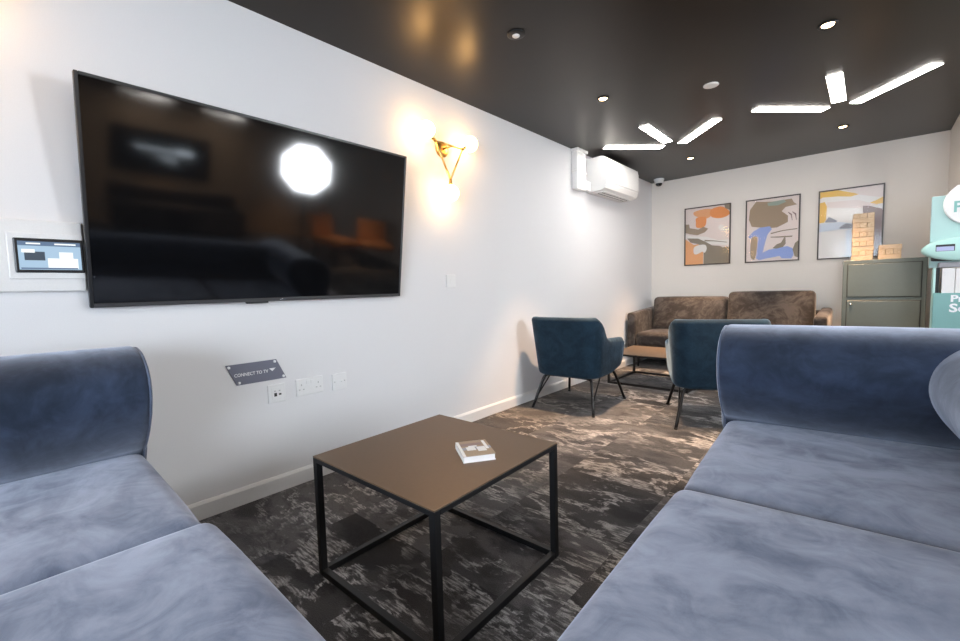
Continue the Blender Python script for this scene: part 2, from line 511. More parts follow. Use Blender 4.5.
t = thing('ceiling_sensor', 'black round ceiling sensor with pale centre, nearest the television', 'sensor', (.767, 1.906, H))
bm = B(); lathe(bm, [(.046, 0), (.046, -.005), (.040, -.008), (.020, -.009)], seg=32); obj('body', bm, M['blackmetal'], t)
bm = B(); lathe(bm, [(.020, -.008), (.019, -.012), (.008, -.014)], seg=24); obj('lens', bm, M['plastic'], t)
bm = B(); lathe(bm, [(.047, 0), (.047, -.004), (.044, -.006), (.02, -.006)], (0, 0, 0), 32)
o = obj('ceiling_cover_disc', bm, M['duct']); o.location = (1.347, 3.297, H)
tag(o, 'flat pale grey disc flush on the black ceiling', 'ceiling disc')

t = thing('security_camera', 'small white dome camera on the ceiling in the far corner', 'camera', (.155, 5.70, H))
bm = B(); lathe(bm, [(.062, 0), (.062, -.012), (.056, -.016), (.054, -.050), (.044, -.056)], seg=32); obj('housing', bm, M['plastic'], t)
bm = B(); lathe(bm, [(.040, -.054), (.038, -.070), (.028, -.084), (.012, -.090)], seg=28); obj('dome', bm, M['tvscreen'], t)

# ------------------------------------------------------------------ television
TB, TT = Vector((.035, 0, .950)), Vector((.150, 0, 1.761))
e = (TT-TB).normalized(); tilt = math.atan2(e.x, e.z); tvh = (TT-TB).length
Y0, Y1 = .229, 1.655
t = thing('television', 'large black flat television tilted down on the white wall', 'television', (TB.x, (Y0+Y1)/2, TB.z))
hw = (Y1-Y0)/2
bz = .012
bm = B()
quad_box(bm, (-.03, -hw, 0), (0, -hw+bz, tvh), .002, 1); quad_box(bm, (-.03, hw-bz, 0), (0, hw, tvh), .002, 1)
quad_box(bm, (-.03, -hw+bz, tvh-bz), (0, hw-bz, tvh), .002, 1)
quad_box(bm, (-.03, -hw+bz, 0), (-.004, hw-bz, .02))
obj('bezel', bm, M['tvbezel'], t)
bm = B(); quad_box(bm, (-.004, -hw+bz, .001), (.0005, hw-bz, .016), .001, 1); obj('bottom_trim', bm, M['tvbevel'], t)
box_obj('screen', (-.020, -hw+bz, .016), (-.003, hw-bz, tvh-bz), M['tvscreen'], t)
box_obj('back_housing', (-.034, -hw+.06, .06), (-.020, hw-.06, tvh-.06), M['tvbezel'], t)
for yy in (-.18, .18):
    bm = B(); wx = lambda z: -(TB.x+z*math.sin(tilt))/math.cos(tilt)+.003
    prism(bm, [(-.034, .25), (-.034, .62), (wx(.62), .62), (wx(.25), .25)], (0, yy-.02, 0), (1, 0, 0), (0, 0, 1), (0, .04, 0))
    obj('wall_bracket', bm, M['blackmetal'], t)
bm = B(); puffy(bm, (-.022, -.17, -.009), (-.004, -.07, .002), .004, n=4); obj('infrared_sensor', bm, M['tvbezel'], t)
bm = text_bm('LG', .013, .0006); bm.transform(Matrix(((0, 0, 1, .0012), (1, 0, 0, -.004), (0, 1, 0, .004), (0, 0, 0, 1))))
lathe(bm, [(.0052, 0), (.0052, .0006), (.002, .0006)], (.0008, -.012, .0088), 20, ax='x')
lg = obj('brand_mark', bm, M['chrome'], t); lg['label'] = 'small silver maker mark'
for o in t.children: o.data.transform(Matrix.Rotation(tilt, 4, 'Y'))

# ------------------------------------------------------------------ control panel in its white surround
t = thing('control_panel', 'small lit touch panel in a white surround left of the television', 'control panel', (0, .13, 1.14))
bm = B(); quad_box(bm, (0, -.42, -.125), (.020, .0965, .122), .004, 2); obj('surround', bm, M['trim'], t)
bm = B(); quad_box(bm, (.020, -.095, -.082), (.026, .096, .077), .003, 2); obj('mounting_plate', bm, M['plastic'], t)
bm = B(); quad_box(bm, (.026, -.080, -.060), (.034, .0955, .058), .004, 2); bez = obj('touchscreen', bm, M['tvbezel'], t)
bm = B()
X = .0342
def rect(y0, z0, y1, z1, mi, x=X): quad_box(bm, (x-.0006, y0, z0), (x, y1, z1), mi=mi)
rect(-.070, -.050, .087, .047, 0)
rect(-.070, .032, .087, .047, 3, X+.0004); rect(-.050, .037, -.015, .042, 1, X+.0008); rect(.02, .037, .075, .042, 1, X+.0008)
rect(-.056, -.018, -.006, .012, 2, X+.0004); rect(-.062, .008, -.030, .020, 1, X+.0006)
rect(.030, -.026, .066, .012, 1, X+.0004); rect(.000, -.046, .078, -.010, 1, X+.0002)
rect(-.066, -.048, .076, -.043, 3, X+.0006)
obj('display', bm, [M['screenglow'], M['screenlight'], M['screendark'], M['screenbar']], bez)

# ------------------------------------------------------------------ sconces
def sconce(label, y):
    t = thing('wall_sconce', label, 'wall light', (0, y, 0), 0, 'brass triangle sconces beside the television')
    x = .10
    tl, tr, bt = Vector((x, -.125, 1.925)), Vector((x, .125, 1.925)), Vector((x, 0, 1.705))
    bm = B()
    for a, b in ((tl, tr), (tr, bt), (bt, tl)): tube(bm, [a, b], .0065, 8)
    for p in (tl, tr, bt): ball(bm, p, .009, seg=10)
    obj('triangle_frame', bm, M['brass'], t)
    bm = B(); lathe(bm, [(.052, 0), (.052, .012), (.046, .018), (.02, .02)], (0, .02, 1.922), 32, ax='x')
    tube(bm, [(.015, .02, 1.922), (x, .02, 1.925)], .007, 8)
    obj('wall_plate', bm, M['brass'], t)
    for p, d in ((tl, (-.82, .57)), (tr, (.82, .57)), (bt, (0, -1))):
        d3 = Vector((0, d[0], d[1]))
        bm = B(); tube(bm, [p, p+d3*.045], [.009, .014], 12); h = obj('lamp_holder', bm, M['brass'], t)
        bm = B(); ball(bm, p+d3*.088, .054); obj('globe', bm, M['globe'], h)
    return t
s1 = sconce('brass triangle sconce with three glowing globes right of the television', 2.055)
dup(s1, (0, -.30, 0), 0, 'matching sconce left of the television, mostly outside the picture, its glow on the wall')

# ------------------------------------------------------------------ plates on the wall
t = thing('connection_sign', 'slate parallelogram sign reading CONNECT TO TV below the television', 'sign', (0, 0, 0))
bm = B(); prism(bm, [(.673, .663), (.716, .564), (.945, .564), (.900, .663)], (0, 0, 0), (0, 1, 0), (0, 0, 1), (.006, 0, 0)); obj('plate', bm, M['signplate'], t)
bm = text_bm('CONNECT TO TV', .0215, .0004, .0003)
xs = [v.co.x for v in bm.verts]; w_ = max(xs)-min(xs); k = .152/w_
bm.transform(Matrix(((0, 0, 1, .0066), (k, 0, 0, .706), (0, 1, 0, .604), (0, 0, 0, 1))))
obj('lettering', bm, M['signwhite'], t)
bm = B(); prism(bm, [(.863, .622), (.894, .622), (.8785, .607)], (.006, 0, 0), (0, 1, 0), (0, 0, 1), (.0008, 0, 0)); obj('arrow_mark', bm, M['signwhite'], t)
for y, z in ((.685, .652), (.891, .653), (.725, .575), (.930, .575)):
    bm = B(); lathe(bm, [(.0065, 0), (.0065, .004), (.004, .006)], (.006, y, z), 16, ax='x'); obj('screw_cap', bm, M['signwhite'], t)

def plate(name, label, cat, y, z, w, h):
    t = thing(name, label, cat, (0, y, z))
    bm = B(); quad_box(bm, (0, -w/2, -h/2), (.009, w/2, h/2), .003, 2); obj('faceplate', bm, M['plastic'], t)
    return t
def slot(t, name, y, z, w, h, m='darkslot', x=.0088, d=.001, round_=False):
    bm = B()
    if round_: lathe(bm, [(w/2, 0), (w/2, d), (w/4, d)], (x, y, z), 14, ax='x')
    else: quad_box(bm, (x, y-w/2, z-h/2), (x+d, y+w/2, z+h/2))
    return obj(name, bm, M[m], t)
t = plate('data_socket', 'white data socket plate with black ports under the sign', 'socket', .893, .494, .086, .090)
bm = B(); quad_box(bm, (.009, -.026, -.03), (.0105, .026, .03), .001, 1); obj('insert', bm, M['plastic'], t)
slot(t, 'port', -.008, -.006, .013, .017, x=.0104); slot(t, 'port', .014, -.006, .012, .008, x=.0104)
slot(t, 'port', -.010, .012, .008, .006, 'greyslot', x=.0104); slot(t, 'port', .012, .012, .008, .006, 'greyslot', x=.0104)
t = plate('power_socket', 'white double power socket in the middle of the three wall plates', 'socket', 1.064, .499, .146, .088)
for s in (-1, 1):
    bm = B(); quad_box(bm, (.009, s*.012-.008, .014), (.0125, s*.012+.008, .032), .001, 1); obj('rocker', bm, M['plastic'], t)
    slot(t, 'pin_hole', s*.046, .012, .005, .009, 'greyslot'); slot(t, 'pin_hole', s*.046-.011, -.012, .008, .005, 'greyslot'); slot(t, 'pin_hole', s*.046+.011, -.012, .008, .005, 'greyslot')
t = plate('aerial_socket', 'white square aerial socket plate, rightmost of three below the television', 'socket', 1.235, .493, .087, .090)
slot(t, 'screw', -.030, 0, .007, .007, 'greyslot', round_=True); slot(t, 'screw', .030, 0, .007, .007, 'greyslot', round_=True)
slot(t, 'coaxial_port', .012, 0, .014, .014, 'plastic', d=.004, round_=True)
t = plate('light_switch', 'white light switch on the wall below the brass sconce', 'switch', 2.121, 1.041, .088, .090)
bm = B(); quad_box(bm, (.009, -.010, -.016), (.013, .010, .016), .002, 1); obj('rocker', bm, M['plastic'], t)

# ------------------------------------------------------------------ air conditioner
t = thing('air_conditioner', 'white wall air conditioner high up near the black ceiling', 'air conditioner', (0, 0, 0))
prof = [(.0, 2.252), (.150, 2.260), (.185, 2.255), (.222, 2.228), (.232, 2.17), (.226, 1.985), (.205, 1.945), (.165, 1.925), (.0, 1.925)]
bm = B(); loft(bm, [[(a, y, z) for a, z in prof] for y in (4.085, 4.865)], smooth=False)
bmesh.ops.bevel(bm, geom=[ed for ed in bm.edges if abs(ed.verts[0].co.y-ed.verts[1].co.y) < .01], offset=.006, segments=2, affect='EDGES')
obj('casing', bm, M['acplastic'], t)
bm = B(); quad_box(bm, (.226, 4.10, 2.0), (.236, 4.85, 2.19), .004, 2); obj('front_panel', bm, M['acplastic'], t)
bm = B(); quad_box(bm, (.055, 4.16, 1.918), (.165, 4.79, 1.928), .002, 1); lv = obj('louvre', bm, M['acplastic'], t)
bm = B(); quad_box(bm, (.085, 4.17, 1.9155), (.090, 4.78, 1.919)); quad_box(bm, (.130, 4.17, 1.9155), (.135, 4.78, 1.919)); obj('air_slot', bm, M['darkslot'], lv)
t2 = thing('pipe_cover', 'white upright pipe duct on the wall left of the air conditioner', 'pipe cover', (0, 0, 0))
bm = B(); quad_box(bm, (0, 3.80, 1.915), (.062, 3.975, 2.285), .012, 2); obj('duct', bm, M['acplastic'], t2)
bm = B(); quad_box(bm, (0, 3.785, 2.270), (.078, 3.99, H), .006, 2); obj('collar', bm, M['acplastic'], t2)
bm = B(); quad_box(bm, (0, 3.79, 2.075), (.066, 3.985, 2.095), .004, 1); obj('joint', bm, M['acplastic'], t2)
bm = B(); quad_box(bm, (0, 3.975, 1.93), (.055, 4.085, 2.02), .008, 2); obj('elbow', bm, M['acplastic'], t2)

# ------------------------------------------------------------------ velvet modular sofas
# bolster profile: (forward, up) measured from the seat crease; belly overhangs the seat
BOL = [(0, 0), (.055, .040), (.110, .088), (.155, .140), (.188, .195), (.203, .245), (.200, .290), (.182, .328), (.150, .358), (.105, .380), (.050, .392), (-.010, .394), (-.075, .384), (-.130, .360), (-.172, .322), (-.198, .270), (-.208, .20), (-.205, .10), (-.19, -.02), (-.16, -.09), (-.05, -.09)]
def smooth_prof(pts, k=3):
    out = []; n = len(pts)
    for i in range(n):
        p0, p1, p2, p3 = [Vector((*pts[(i+j-1) % n], 0)) for j in range(4)]
        for s in range(k):
            u = s/k
            q = .5*((2*p1)+(-p0+p2)*u+(2*p0-5*p1+4*p2-p3)*u*u+(-p0+3*p1-3*p2+p3)*u**3)
            out.append((q.x, q.y))
    return out
BP = smooth_prof(BOL)
def bolster(parent, crease0, axis, fwd, ln, z0, prof=BP, capr=.03, scale=1.):
    """roll along axis from crease0; returns roll with piping child"""
    a, f = Vector(axis).normalized(), Vector(fwd).normalized(); up = Vector((0, 0, 1))
    c0 = Vector(crease0); cx, cz = -.005, .19
    def sec(s, inset):
        r = []
        for p in prof:
            x, z = p[0]*scale, p[1]*scale
            d = Vector((x-cx, z-cz, 0)); k = max(.02, 1-inset/max(.05, d.length))
            q = Vector((cx, cz, 0))+d*k
            r.append(c0+a*s+f*q.x+up*(q.y+z0))
        return r
    secs = []
    N = 6
    dome = .005
    for i in (.97, .75, .5, .25): secs.append(sec(-dome*(1-i*i), .17*i+capr))
    for i in range(N+1):
        th = i/N*PI/2; secs.append(sec(capr*(1-math.cos(th))*1., capr*(1-math.sin(th))))
    M_ = max(2, int(ln/.08))
    for i in range(1, M_): secs.append(sec(capr+(ln-2*capr)*i/M_, -.004*math.sin(PI*i/M_)))
    for i in range(N+1):
        th = (1-i/N)*PI/2; secs.append(sec(ln-capr*(1-math.cos(th)), capr*(1-math.sin(th))))
    for i in (.25, .5, .75, .97): secs.append(sec(ln+dome*(1-i*i), .17*i+capr))
    bm = B(); loft(bm, secs)
    o = obj('bolster', bm, M['velvet'], parent)
    for s in (0, ln):
        bm = B(); tube(bm, sec(s+(capr*.30 if s == 0 else -capr*.30), capr*.27), .0045, 6, closed=True); obj('piping', bm, M['velvet_pipe'], o)
    return o
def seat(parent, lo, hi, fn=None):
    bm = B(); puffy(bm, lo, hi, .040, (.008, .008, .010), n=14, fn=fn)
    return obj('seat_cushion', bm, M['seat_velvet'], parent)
def foot(parent, x, y):
    bm = B(); lathe(bm, [(.022, 0), (.030, .07)], (x, y, 0), 16); obj('foot', bm, M['blackmetal'], parent)

SZ = .425
# right sofa: local u along the end bolster, v away from the camera, front edge at u=0
t = thing('right_sofa', 'blue velvet sofa in the right foreground with a fat bolster across its far end', 'sofa', (1.764, 1.955, 0), math.radians(5.4))
t.name = 'corner_sofa'
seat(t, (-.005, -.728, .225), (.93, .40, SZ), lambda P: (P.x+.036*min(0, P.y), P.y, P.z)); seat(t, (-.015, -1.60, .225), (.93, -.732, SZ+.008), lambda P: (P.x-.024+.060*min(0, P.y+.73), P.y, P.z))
bm = B(); quad_box(bm, (.03, -1.57, .07), (.93, .38, .235), .015, 2); obj('base', bm, M['velvet'], t)
for x, y in ((.09, -1.5), (.09, .30), (.85, -1.5), (.85, .30)): foot(t, x, y)
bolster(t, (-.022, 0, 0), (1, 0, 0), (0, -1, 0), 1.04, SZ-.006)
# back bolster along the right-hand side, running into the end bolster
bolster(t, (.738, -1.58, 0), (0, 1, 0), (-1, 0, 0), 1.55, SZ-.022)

# left sofa: bolster stands along the white wall
t = thing('corner_sofa', 'blue velvet sofa in the left foreground with its bolster against the white wall', 'sofa', (.228, .305, 0), math.radians(-.6))
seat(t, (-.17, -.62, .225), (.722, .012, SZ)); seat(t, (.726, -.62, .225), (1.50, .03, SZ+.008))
bm = B(); quad_box(bm, (-.17, -.60, .07), (1.47, -.03, .235), .015, 2); obj('base', bm, M['velvet'], t)
for x, y in ((-.10, -.08), (1.40, -.08), (-.10, -.52), (1.40, -.52)): foot(t, x, y)
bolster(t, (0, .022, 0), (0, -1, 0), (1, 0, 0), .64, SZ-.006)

# ------------------------------------------------------------------ coffee tables
def coffee_table(label, cx, cy, rz, sx, sy, h):
    t = thing('coffee_table', label, 'coffee table', (cx, cy, 0), rz, 'square black metal coffee tables')
    a, b, r = sx/2, sy/2, .022
    bm = B(); quad_box(bm, (-a, -b, h-.005), (a, b, h), .001, 1); obj('tabletop', bm, M['tabletop'], t)
    for x in (-1, 1):
        for y in (-1, 1):
            x0, x1 = sorted((x*a, x*(a-r))); y0, y1 = sorted((y*b, y*(b-r)))
            bm = B(); quad_box(bm, (x0, y0, 0), (x1, y1, h-.005), .001, 1); obj('leg', bm, M['blackmetal'], t)
    for z0, z1 in ((0, r), (h-.020, h-.005)):
        for y in (-1, 1):
            y0, y1 = sorted((y*b, y*(b-r))); box_obj('rail', (-a+r, y0, z0), (a-r, y1, z1), M['blackmetal'], t, .001, 1)
        for x in (-1, 1):
            x0, x1 = sorted((x*a, x*(a-r))); box_obj('rail', (x0, -b+r, z0), (x1, b-r, z1), M['blackmetal'], t, .001, 1)
    return t
coffee_table('square bronze-topped black coffee table in the foreground with a book on it', 1.063, .996, .023, .605, .605, .425)
coffee_table('low square coffee table between the teal armchairs and the brown sofa', .62, 4.37, 0, .76, .65, .305)

# book lying on the near table
t = thing('paperback_book', 'small square book with a photo cover lying on the coffee table', 'book', (1.197, 1.045, .425), math.radians(0))
bu = (Vector((1.292, 1.043, 0))-Vector((1.233, .955, 0))).normalized()
t.rotation_euler = (0, 0, math.atan2(bu.y, bu.x))
bm = B(); quad_box(bm, (-.052, -.066, .0015), (.052, .066, .0205), .001, 1); obj('pages', bm, M['paper'], t)
bm = B()
quad_box(bm, (-.054, -.068, .020), (.054, .068, .022), mi=0)
quad_box(bm, (-.054, -.068, 0), (.054, .068, .002), mi=1); quad_box(bm, (-.054, .066, .0), (.054, .068, .022), mi=1)
for (x0, y0, x1, y1, mi, z) in ((-.054, -.068, -.044, .068, 1, .0222), (-.044, .02, .03, .045, 2, .0222), (-.03, -.022, .0, .010, 1, .0223), (.005, -.035, .034, .005, 1, .0223), (.035, -.02, .045, .06, 1, .0223), (-.044, -.015, .054, .008, 3, .0222), (-.02, .008, .01, .02, 1, .0223)):
    quad_box(bm, (x0, y0, z-.0006), (x1, y1, z), mi=mi)
obj('cover', bm, [M['art_tan'], M['paper'], M['art_mauve'], M['art_grey']], t)

# ------------------------------------------------------------------ teal velvet armchairs
def armchair(label, cx, cy, rz):
    t = thing('armchair', label, 'armchair', (cx, cy, 0), rz, 'dark teal velvet armchairs')
    # plan path of the wrap-round shell (centre line), z profile
    path = []
    a, b0, b1, rc = .268, .285, -.278, .095
    for i in range(9): path.append((-a, b0+(b1+rc-b0)*i/8))
    for i in range(1, 8):
        th = PI + i/8*PI/2; path.append((-a+rc+rc*math.cos(th), b1+rc+rc*math.sin(th)))
    for i in range(9): path.append((-a+rc+(2*a-2*rc)*i/8, b1))
    half = len(path)
    for i in range(1, 8):
        th = 1.5*PI + i/8*PI/2; path.append((a-rc+rc*math.cos(th), b1+rc+rc*math.sin(th)))
    for i in range(9): path.append((a, b1+rc+(b0-b1-rc)*i/8))
    def ztop(y):
        if y > -.10: return .545 + (.02*(.275-y)/.375)
        if y < -.235: return .742
        s = (-.10-y)/.135; s = s*s*(3-2*s)*.35+s*.65
        return .565+(.742-.565)*s
    def zbot(y): return .268 + max(0, (y-.05))*.19
    secs = []
    n = len(path)
    th = .038
    for i, (x, y) in enumerate(path):
        p = Vector((x, y, 0)); q0 = Vector((*path[max(0, i-1)], 0)); q1 = Vector((*path[min(n-1, i+1)], 0))
        tn = (q1-q0).normalized(); nr = Vector((tn.y, -tn.x, 0))   # outwards? path runs ccw seen from below -> check sign
        if nr.dot(p-Vector((0, .1, 0))) < 0: nr = -nr
        zt, zb = ztop(y), zbot(y); hh = (zt-zb)/2; zc = (zt+zb)/2
        r = .030
        sec = []
        for (sx, sz, a0) in ((1, 1, 0), (-1, 1, PI/2), (-1, -1, PI), (1, -1, 1.5*PI)):
            for k in range(5):
                an = a0+k/4*PI/2
                sec.append((sx*(th-r)+r*math.cos(an), sz*(hh-r)+r*math.sin(an)))
        ends = min(i, n-1-i)
        sq = 1. if ends > 0 else .75
        S = []
        for dx, dz in sec:
            z = zc+dz*sq*(1 if ends else .97)
            P = p+nr*dx*sq; k = (z-.268)/.475
            s = .88+.135*min(1, max(0, k))
            S.append((P.x*s, P.y*(.93+.07*min(1, k)) - (.035*k if y < -.05 else 0)*min(1, (-.05-y)/.2), z))
        secs.append(S)
    bm = B(); loft(bm, secs); obj('shell', bm, M['teal_velvet'], t)
    bm = B(); puffy(bm, (-.215, -.225, .27), (.215, .265, .425), .05, (.0, .006, .015), n=8, fn=lambda P: (P.x*(.93+.07*min(1, max(0, (P.z-.27)/.1))), P.y, P.z)); obj('seat_cushion', bm, M['teal_velvet'], t)
    # tubular black legs
    def leg(sx, sy):
        top = Vector((sx*.205, sy*.225, .262)); foot_ = Vector((sx*.262, sy*.325+(.0), .0))
        inn = Vector((sx*.12, sy*.215, .262))
        pts = [inn, top+Vector((-sx*.03, 0, .002)), top+Vector((-.0, 0, -.012)), top.lerp(foot_, .25), foot_+Vector((0, 0, .0))]
        P = []
        for i in range(len(pts)-1):
            for k in range(4): P.append(pts[i].lerp(pts[i+1], k/4))
        P.append(pts[-1])
        # soften bend
        for _ in range(2): P = [P[0]]+[(P[i-1]+P[i]*2+P[i+1])/4 for i in range(1, len(P)-1)]+[P[-1]]
        P[-1].z = .004
        bm = B(); tube(bm, P, .0115, 10); o = obj('leg', bm, M['chairleg'], t)
        bm = B(); lathe(bm, [(.013, 0), (.013, .008), (.011, .012)], (foot_.x, foot_.y, 0), 12); obj('glide', bm, M['blackmetal'], o)
    for sx in (-1, 1):
        for sy in (-1, 1): leg(sx, sy)
        bm = B(); tube(bm, [(sx*.243, -.292, .085), (sx*.215, -.08, .262)], .006, 8); obj('brace', bm, M['chairleg'], t)
    bm = B(); quad_box(bm, (-.20, -.22, .252), (.20, .22, .275), .005, 1); obj('underframe', bm, M['blackmetal'], t)
    return t
armchair('dark teal velvet armchair seen from behind, beside the white wall', .385, 3.225, math.radians(3.5))
armchair('dark teal velvet armchair seen from behind, partly hidden by the sofa bolster', 1.345, 3.40, math.radians(23))

# ------------------------------------------------------------------ brown sofa along the back wall
t = thing('two_seat_sofa', 'brown brushed velvet two-seat sofa against the back wall', 'sofa', (0, 0, 0))
SX0, SX1 = .03, 1.90
bm = B(); puffy(bm, (SX0+.03, 5.02, .17), (SX1-.03, 5.84, .27), .03, n=6); obj('base', bm, M['taupe'], t)
bm = B(); puffy(bm, (SX0+.05, 5.68, .2), (SX1-.05, 5.84, .66), .04, n=6); obj('back', bm, M['taupe'], t)
def armp(sx, name='armrest'):
    # sloping arm: higher at the back
    x0, x1 = (SX0, SX0+.10) if sx < 0 else (SX1-.10, SX1)
    bm = B(); puffy(bm, (x0, 5.0, .18), (x1, 5.80, .645), .03, (.004, 0, 0), n=8,
                    fn=lambda P: (P.x, P.y, P.z+.045*max(0, (P.z-.2)/.445)*(P.y-5.0)/.8)); obj(name, bm, M['taupe'], t)
armp(-1); armp(1)
for x0, x1 in ((SX0+.105, .962), (.966, SX1-.105)):
    bm = B(); puffy(bm, (x0, 5.0, .265), (x1, 5.62, .415), .035, (.0, .006, .015), n=8); obj('seat_cushion', bm, M['taupe'], t)
for x0, x1, z1 in ((.150, .968, .815), (.985, 1.765, .868)):
    bm = B(); puffy(bm, (x0, 5.50, .40), (x1, 5.69, z1), .045, (.004, .03, .004), n=10,
                    fn=lambda P: (P.x, P.y+.18*(P.z-.6), P.z)); obj('back_cushion', bm, M['taupe'], t)
for x in (SX0+.10, SX1-.10):
    for y in (5.10, 5.76):
        bm = B(); tube(bm, [(x, y, .18), (x+.0, y, 0.0)], [.016, .011], 10); obj('leg', bm, M['blackmetal'], t)

# ------------------------------------------------------------------ framed prints
def picture(label, x0, x1, z0, z1, bg, shapes):
    t = thing('framed_print', label, 'framed picture', (x0, L, z0), 0, 'framed abstract prints on the back wall')
    w, h = x1-x0, z1-z0; fr = .012
    bm = B()
    quad_box(bm, (0, -.024, 0), (fr, 0, h)); quad_box(bm, (w-fr, -.024, 0), (w, 0, h))
    quad_box(bm, (fr, -.024, 0), (w-fr, 0, fr)); quad_box(bm, (fr, -.024, h-fr), (w-fr, 0, h))
    obj('frame', bm, M['frame'], t)
    mats = [M[bg]]; names = [bg]
    bm = B(); quad_box(bm, (fr, -.010, fr), (w-fr, -.004, h-fr))
    for i, (mn, poly, *rest) in enumerate(shapes):
        if mn not in names: names.append(mn); mats.append(M[mn])
        if rest:   # smooth closed blob
            poly = smooth_prof(poly, 5)
        W, HH = w-2*fr, h-2*fr
        pts = [(fr+min(1, max(0, p[0]))*W, fr+(1-min(1, max(0, p[1])))*HH) for p in poly]
        y = -.0102-.00025*i
        vs = []
        for q in pts:
            if not vs or (Vector(q)-Vector(vs[-1])).length > 1e-4: vs.append(q)
        if (Vector(vs[0])-Vector(vs[-1])).length < 1e-4: vs.pop()
        f = bm.faces.new([bm.verts.new((q[0], y, q[1])) for q in vs]); f.material_index = names.index(mn)
        f.normal_update()
        if f.normal.y > 0: f.normal_flip()
    bmesh.ops.triangulate(bm, faces=[f for f in bm.faces if len(f.verts) > 4])
    obj('print', bm, mats, t, recalc=False)
    bm = B(); v = [bm.verts.new(p) for p in ((fr, -.018, fr), (w-fr, -.018, fr), (w-fr, -.018, h-fr), (fr, -.018, h-fr))]
    bm.faces.new(v); obj('glazing', bm, M['glass'], t)
    return t
picture('framed print with orange and taupe shapes, nearest the corner', .417, .932, 1.198, 1.911, 'art_pink', [
    ('art_peach', [(.20, .06), (.45, .03), (.62, .06), (.60, .16), (.45, .20), (.22, .13)], 1),
    ('art_orange', [(.58, .06), (.80, .02), (.97, .10), (.98, .18), (.80, .22), (.60, .18)], 1),
    ('art_orange', [(.26, .17), (.46, .17), (.48, .28), (.42, .35), (.26, .34), (.24, .25)], 1),
    ('art_taupe', [(.88, .0), (1, 0), (1, .10), (.90, .06)]),
    ('art_tan', [(0, .27), (.08, .27), (.10, .34), (.30, .38), (.42, .34), (.53, .38), (.45, .44), (.28, .48), (.10, .45), (0, .42)]),
    ('art_white', [(0, .45), (.15, .49), (.5, .52), (.75, .60), (1, .60), (1, .70), (.6, .66), (.3, .60), (0, .52)]),
    ('art_peach', [(0, .54), (.08, .58), (.20, .65), (.30, .64), (.42, .74), (.42, 1), (0, 1)]),
    ('art_taupe', [(.04, .52), (.30, .54), (.50, .62), (.62, .68), (.80, .70), (.86, .73), (.93, .72), (1, .73), (1, 1), (.43, 1), (.43, .72), (.30, .64), (.12, .60)]),
    ('art_taupe', [(.45, .575), (.65, .595), (.95, .64), (.95, .65), (.65, .61), (.45, .60)]),
    ('art_white', [(.20, .70), (.30, .66), (.46, .66), (.50, .73), (.46, .80), (.40, .78), (.34, .80), (.26, .82), (.20, .80)], 1),
    ('art_white', [(.76, .36), (.83, .33), (.90, .40), (.86, .44), (.78, .42)], 1)])
picture('framed print with a blue bent limb below a large taupe shape, middle of three', 1.085, 1.597, 1.195, 1.909, 'art_pink', [
    ('art_tan', [(.06, .14), (.18, .02), (.50, .05), (.86, .04), (.90, .10), (.96, .14), (.75, .16), (.68, .22), (.80, .30), (.80, .40), (.60, .47), (.46, .47), (.30, .45), (.10, .42), (.04, .30)]),
    ('art_green', [(.40, .06), (.72, .04), (.76, .08), (.60, .12), (.42, .11)]),
    ('art_tan', [(.10, .62), (.20, .58), (.22, .70), (.18, .95), (.10, .94), (.08, .82)], 1),
    ('art_blue', [(.04, .58), (.14, .50), (.26, .45), (.46, .44), (.50, .49), (.42, .57), (.38, .68), (.33, .86), (.45, .82), (.80, .78), (.90, .82), (.92, .93), (.88, .98), (.70, .97), (.66, .93), (.40, .96), (.26, .98), (.20, .95), (.22, .80), (.24, .60), (.16, .58), (.06, .62)]),
    ('art_taupe', [(.52, .80), (.60, .74), (.68, .72), (.76, .61), (.77, .74), (.72, .79), (.60, .81)]),
    ('art_taupe', [(1, .70), (.94, .74), (.90, .84), (.94, .95), (1, .97)]),
    ('art_taupe', [(.48, .55), (.72, .52), (.98, .51), (.98, .525), (.72, .535), (.48, .57)]),
    ('art_taupe', [(.48, .61), (.60, .615), (.90, .62), (.88, .64), (.62, .635), (.48, .625)]),
    ('art_mauve', [(.80, .24), (.87, .28), (.885, .38), (.875, .38), (.855, .30), (.80, .255)]),
    ('art_mauve', [(.88, .24), (.95, .28), (.96, .38), (.95, .38), (.93, .30), (.88, .255)])])
picture('framed print with yellow patches, partly hidden behind the block tower', 1.750, 2.262, 1.190, 1.904, 'art_white', [
    ('art_yellow', [(0, 0), (.30, 0), (.52, .06), (.66, .09), (.5, .115), (.30, .09), (.04, .08), (0, .10)]),
    ('art_pink', [(.40, 0), (1, 0), (1, .18), (.80, .14), (.64, .10), (.50, .05)]),
    ('art_yellow', [(1, .17), (.90, .21), (.78, .24), (.82, .27), (1, .26)]),
    ('art_yellow', [(0, .16), (.08, .15), (.12, .22), (.11, .42), (.08, .46), (0, .46)]),
    ('art_pink', [(.12, .16), (.6, .17), (.95, .28), (.7, .30), (.3, .26), (.12, .24)]),
    ('art_grey', [(.10, .44), (.16, .38), (.24, .42), (.30, .45), (.28, .47), (.10, .46)]),
    ('art_reflection', [(0, .47), (.34, .47), (.60, .52), (.60, .60), (.36, .58), (0, .60)]),  # pale blue shapes are a glass reflection painted into the print
    ('art_grey', [(.34, .55), (.44, .50), (.54, .52), (.54, .58), (.34, .57)]),
    ('art_mauve', [(.70, .27), (.80, .28), (1, .34), (1, 1), (.72, 1)]),
    ('art_reflection', [(.44, .60), (.56, .60), (.54, 1), (.46, 1)])])

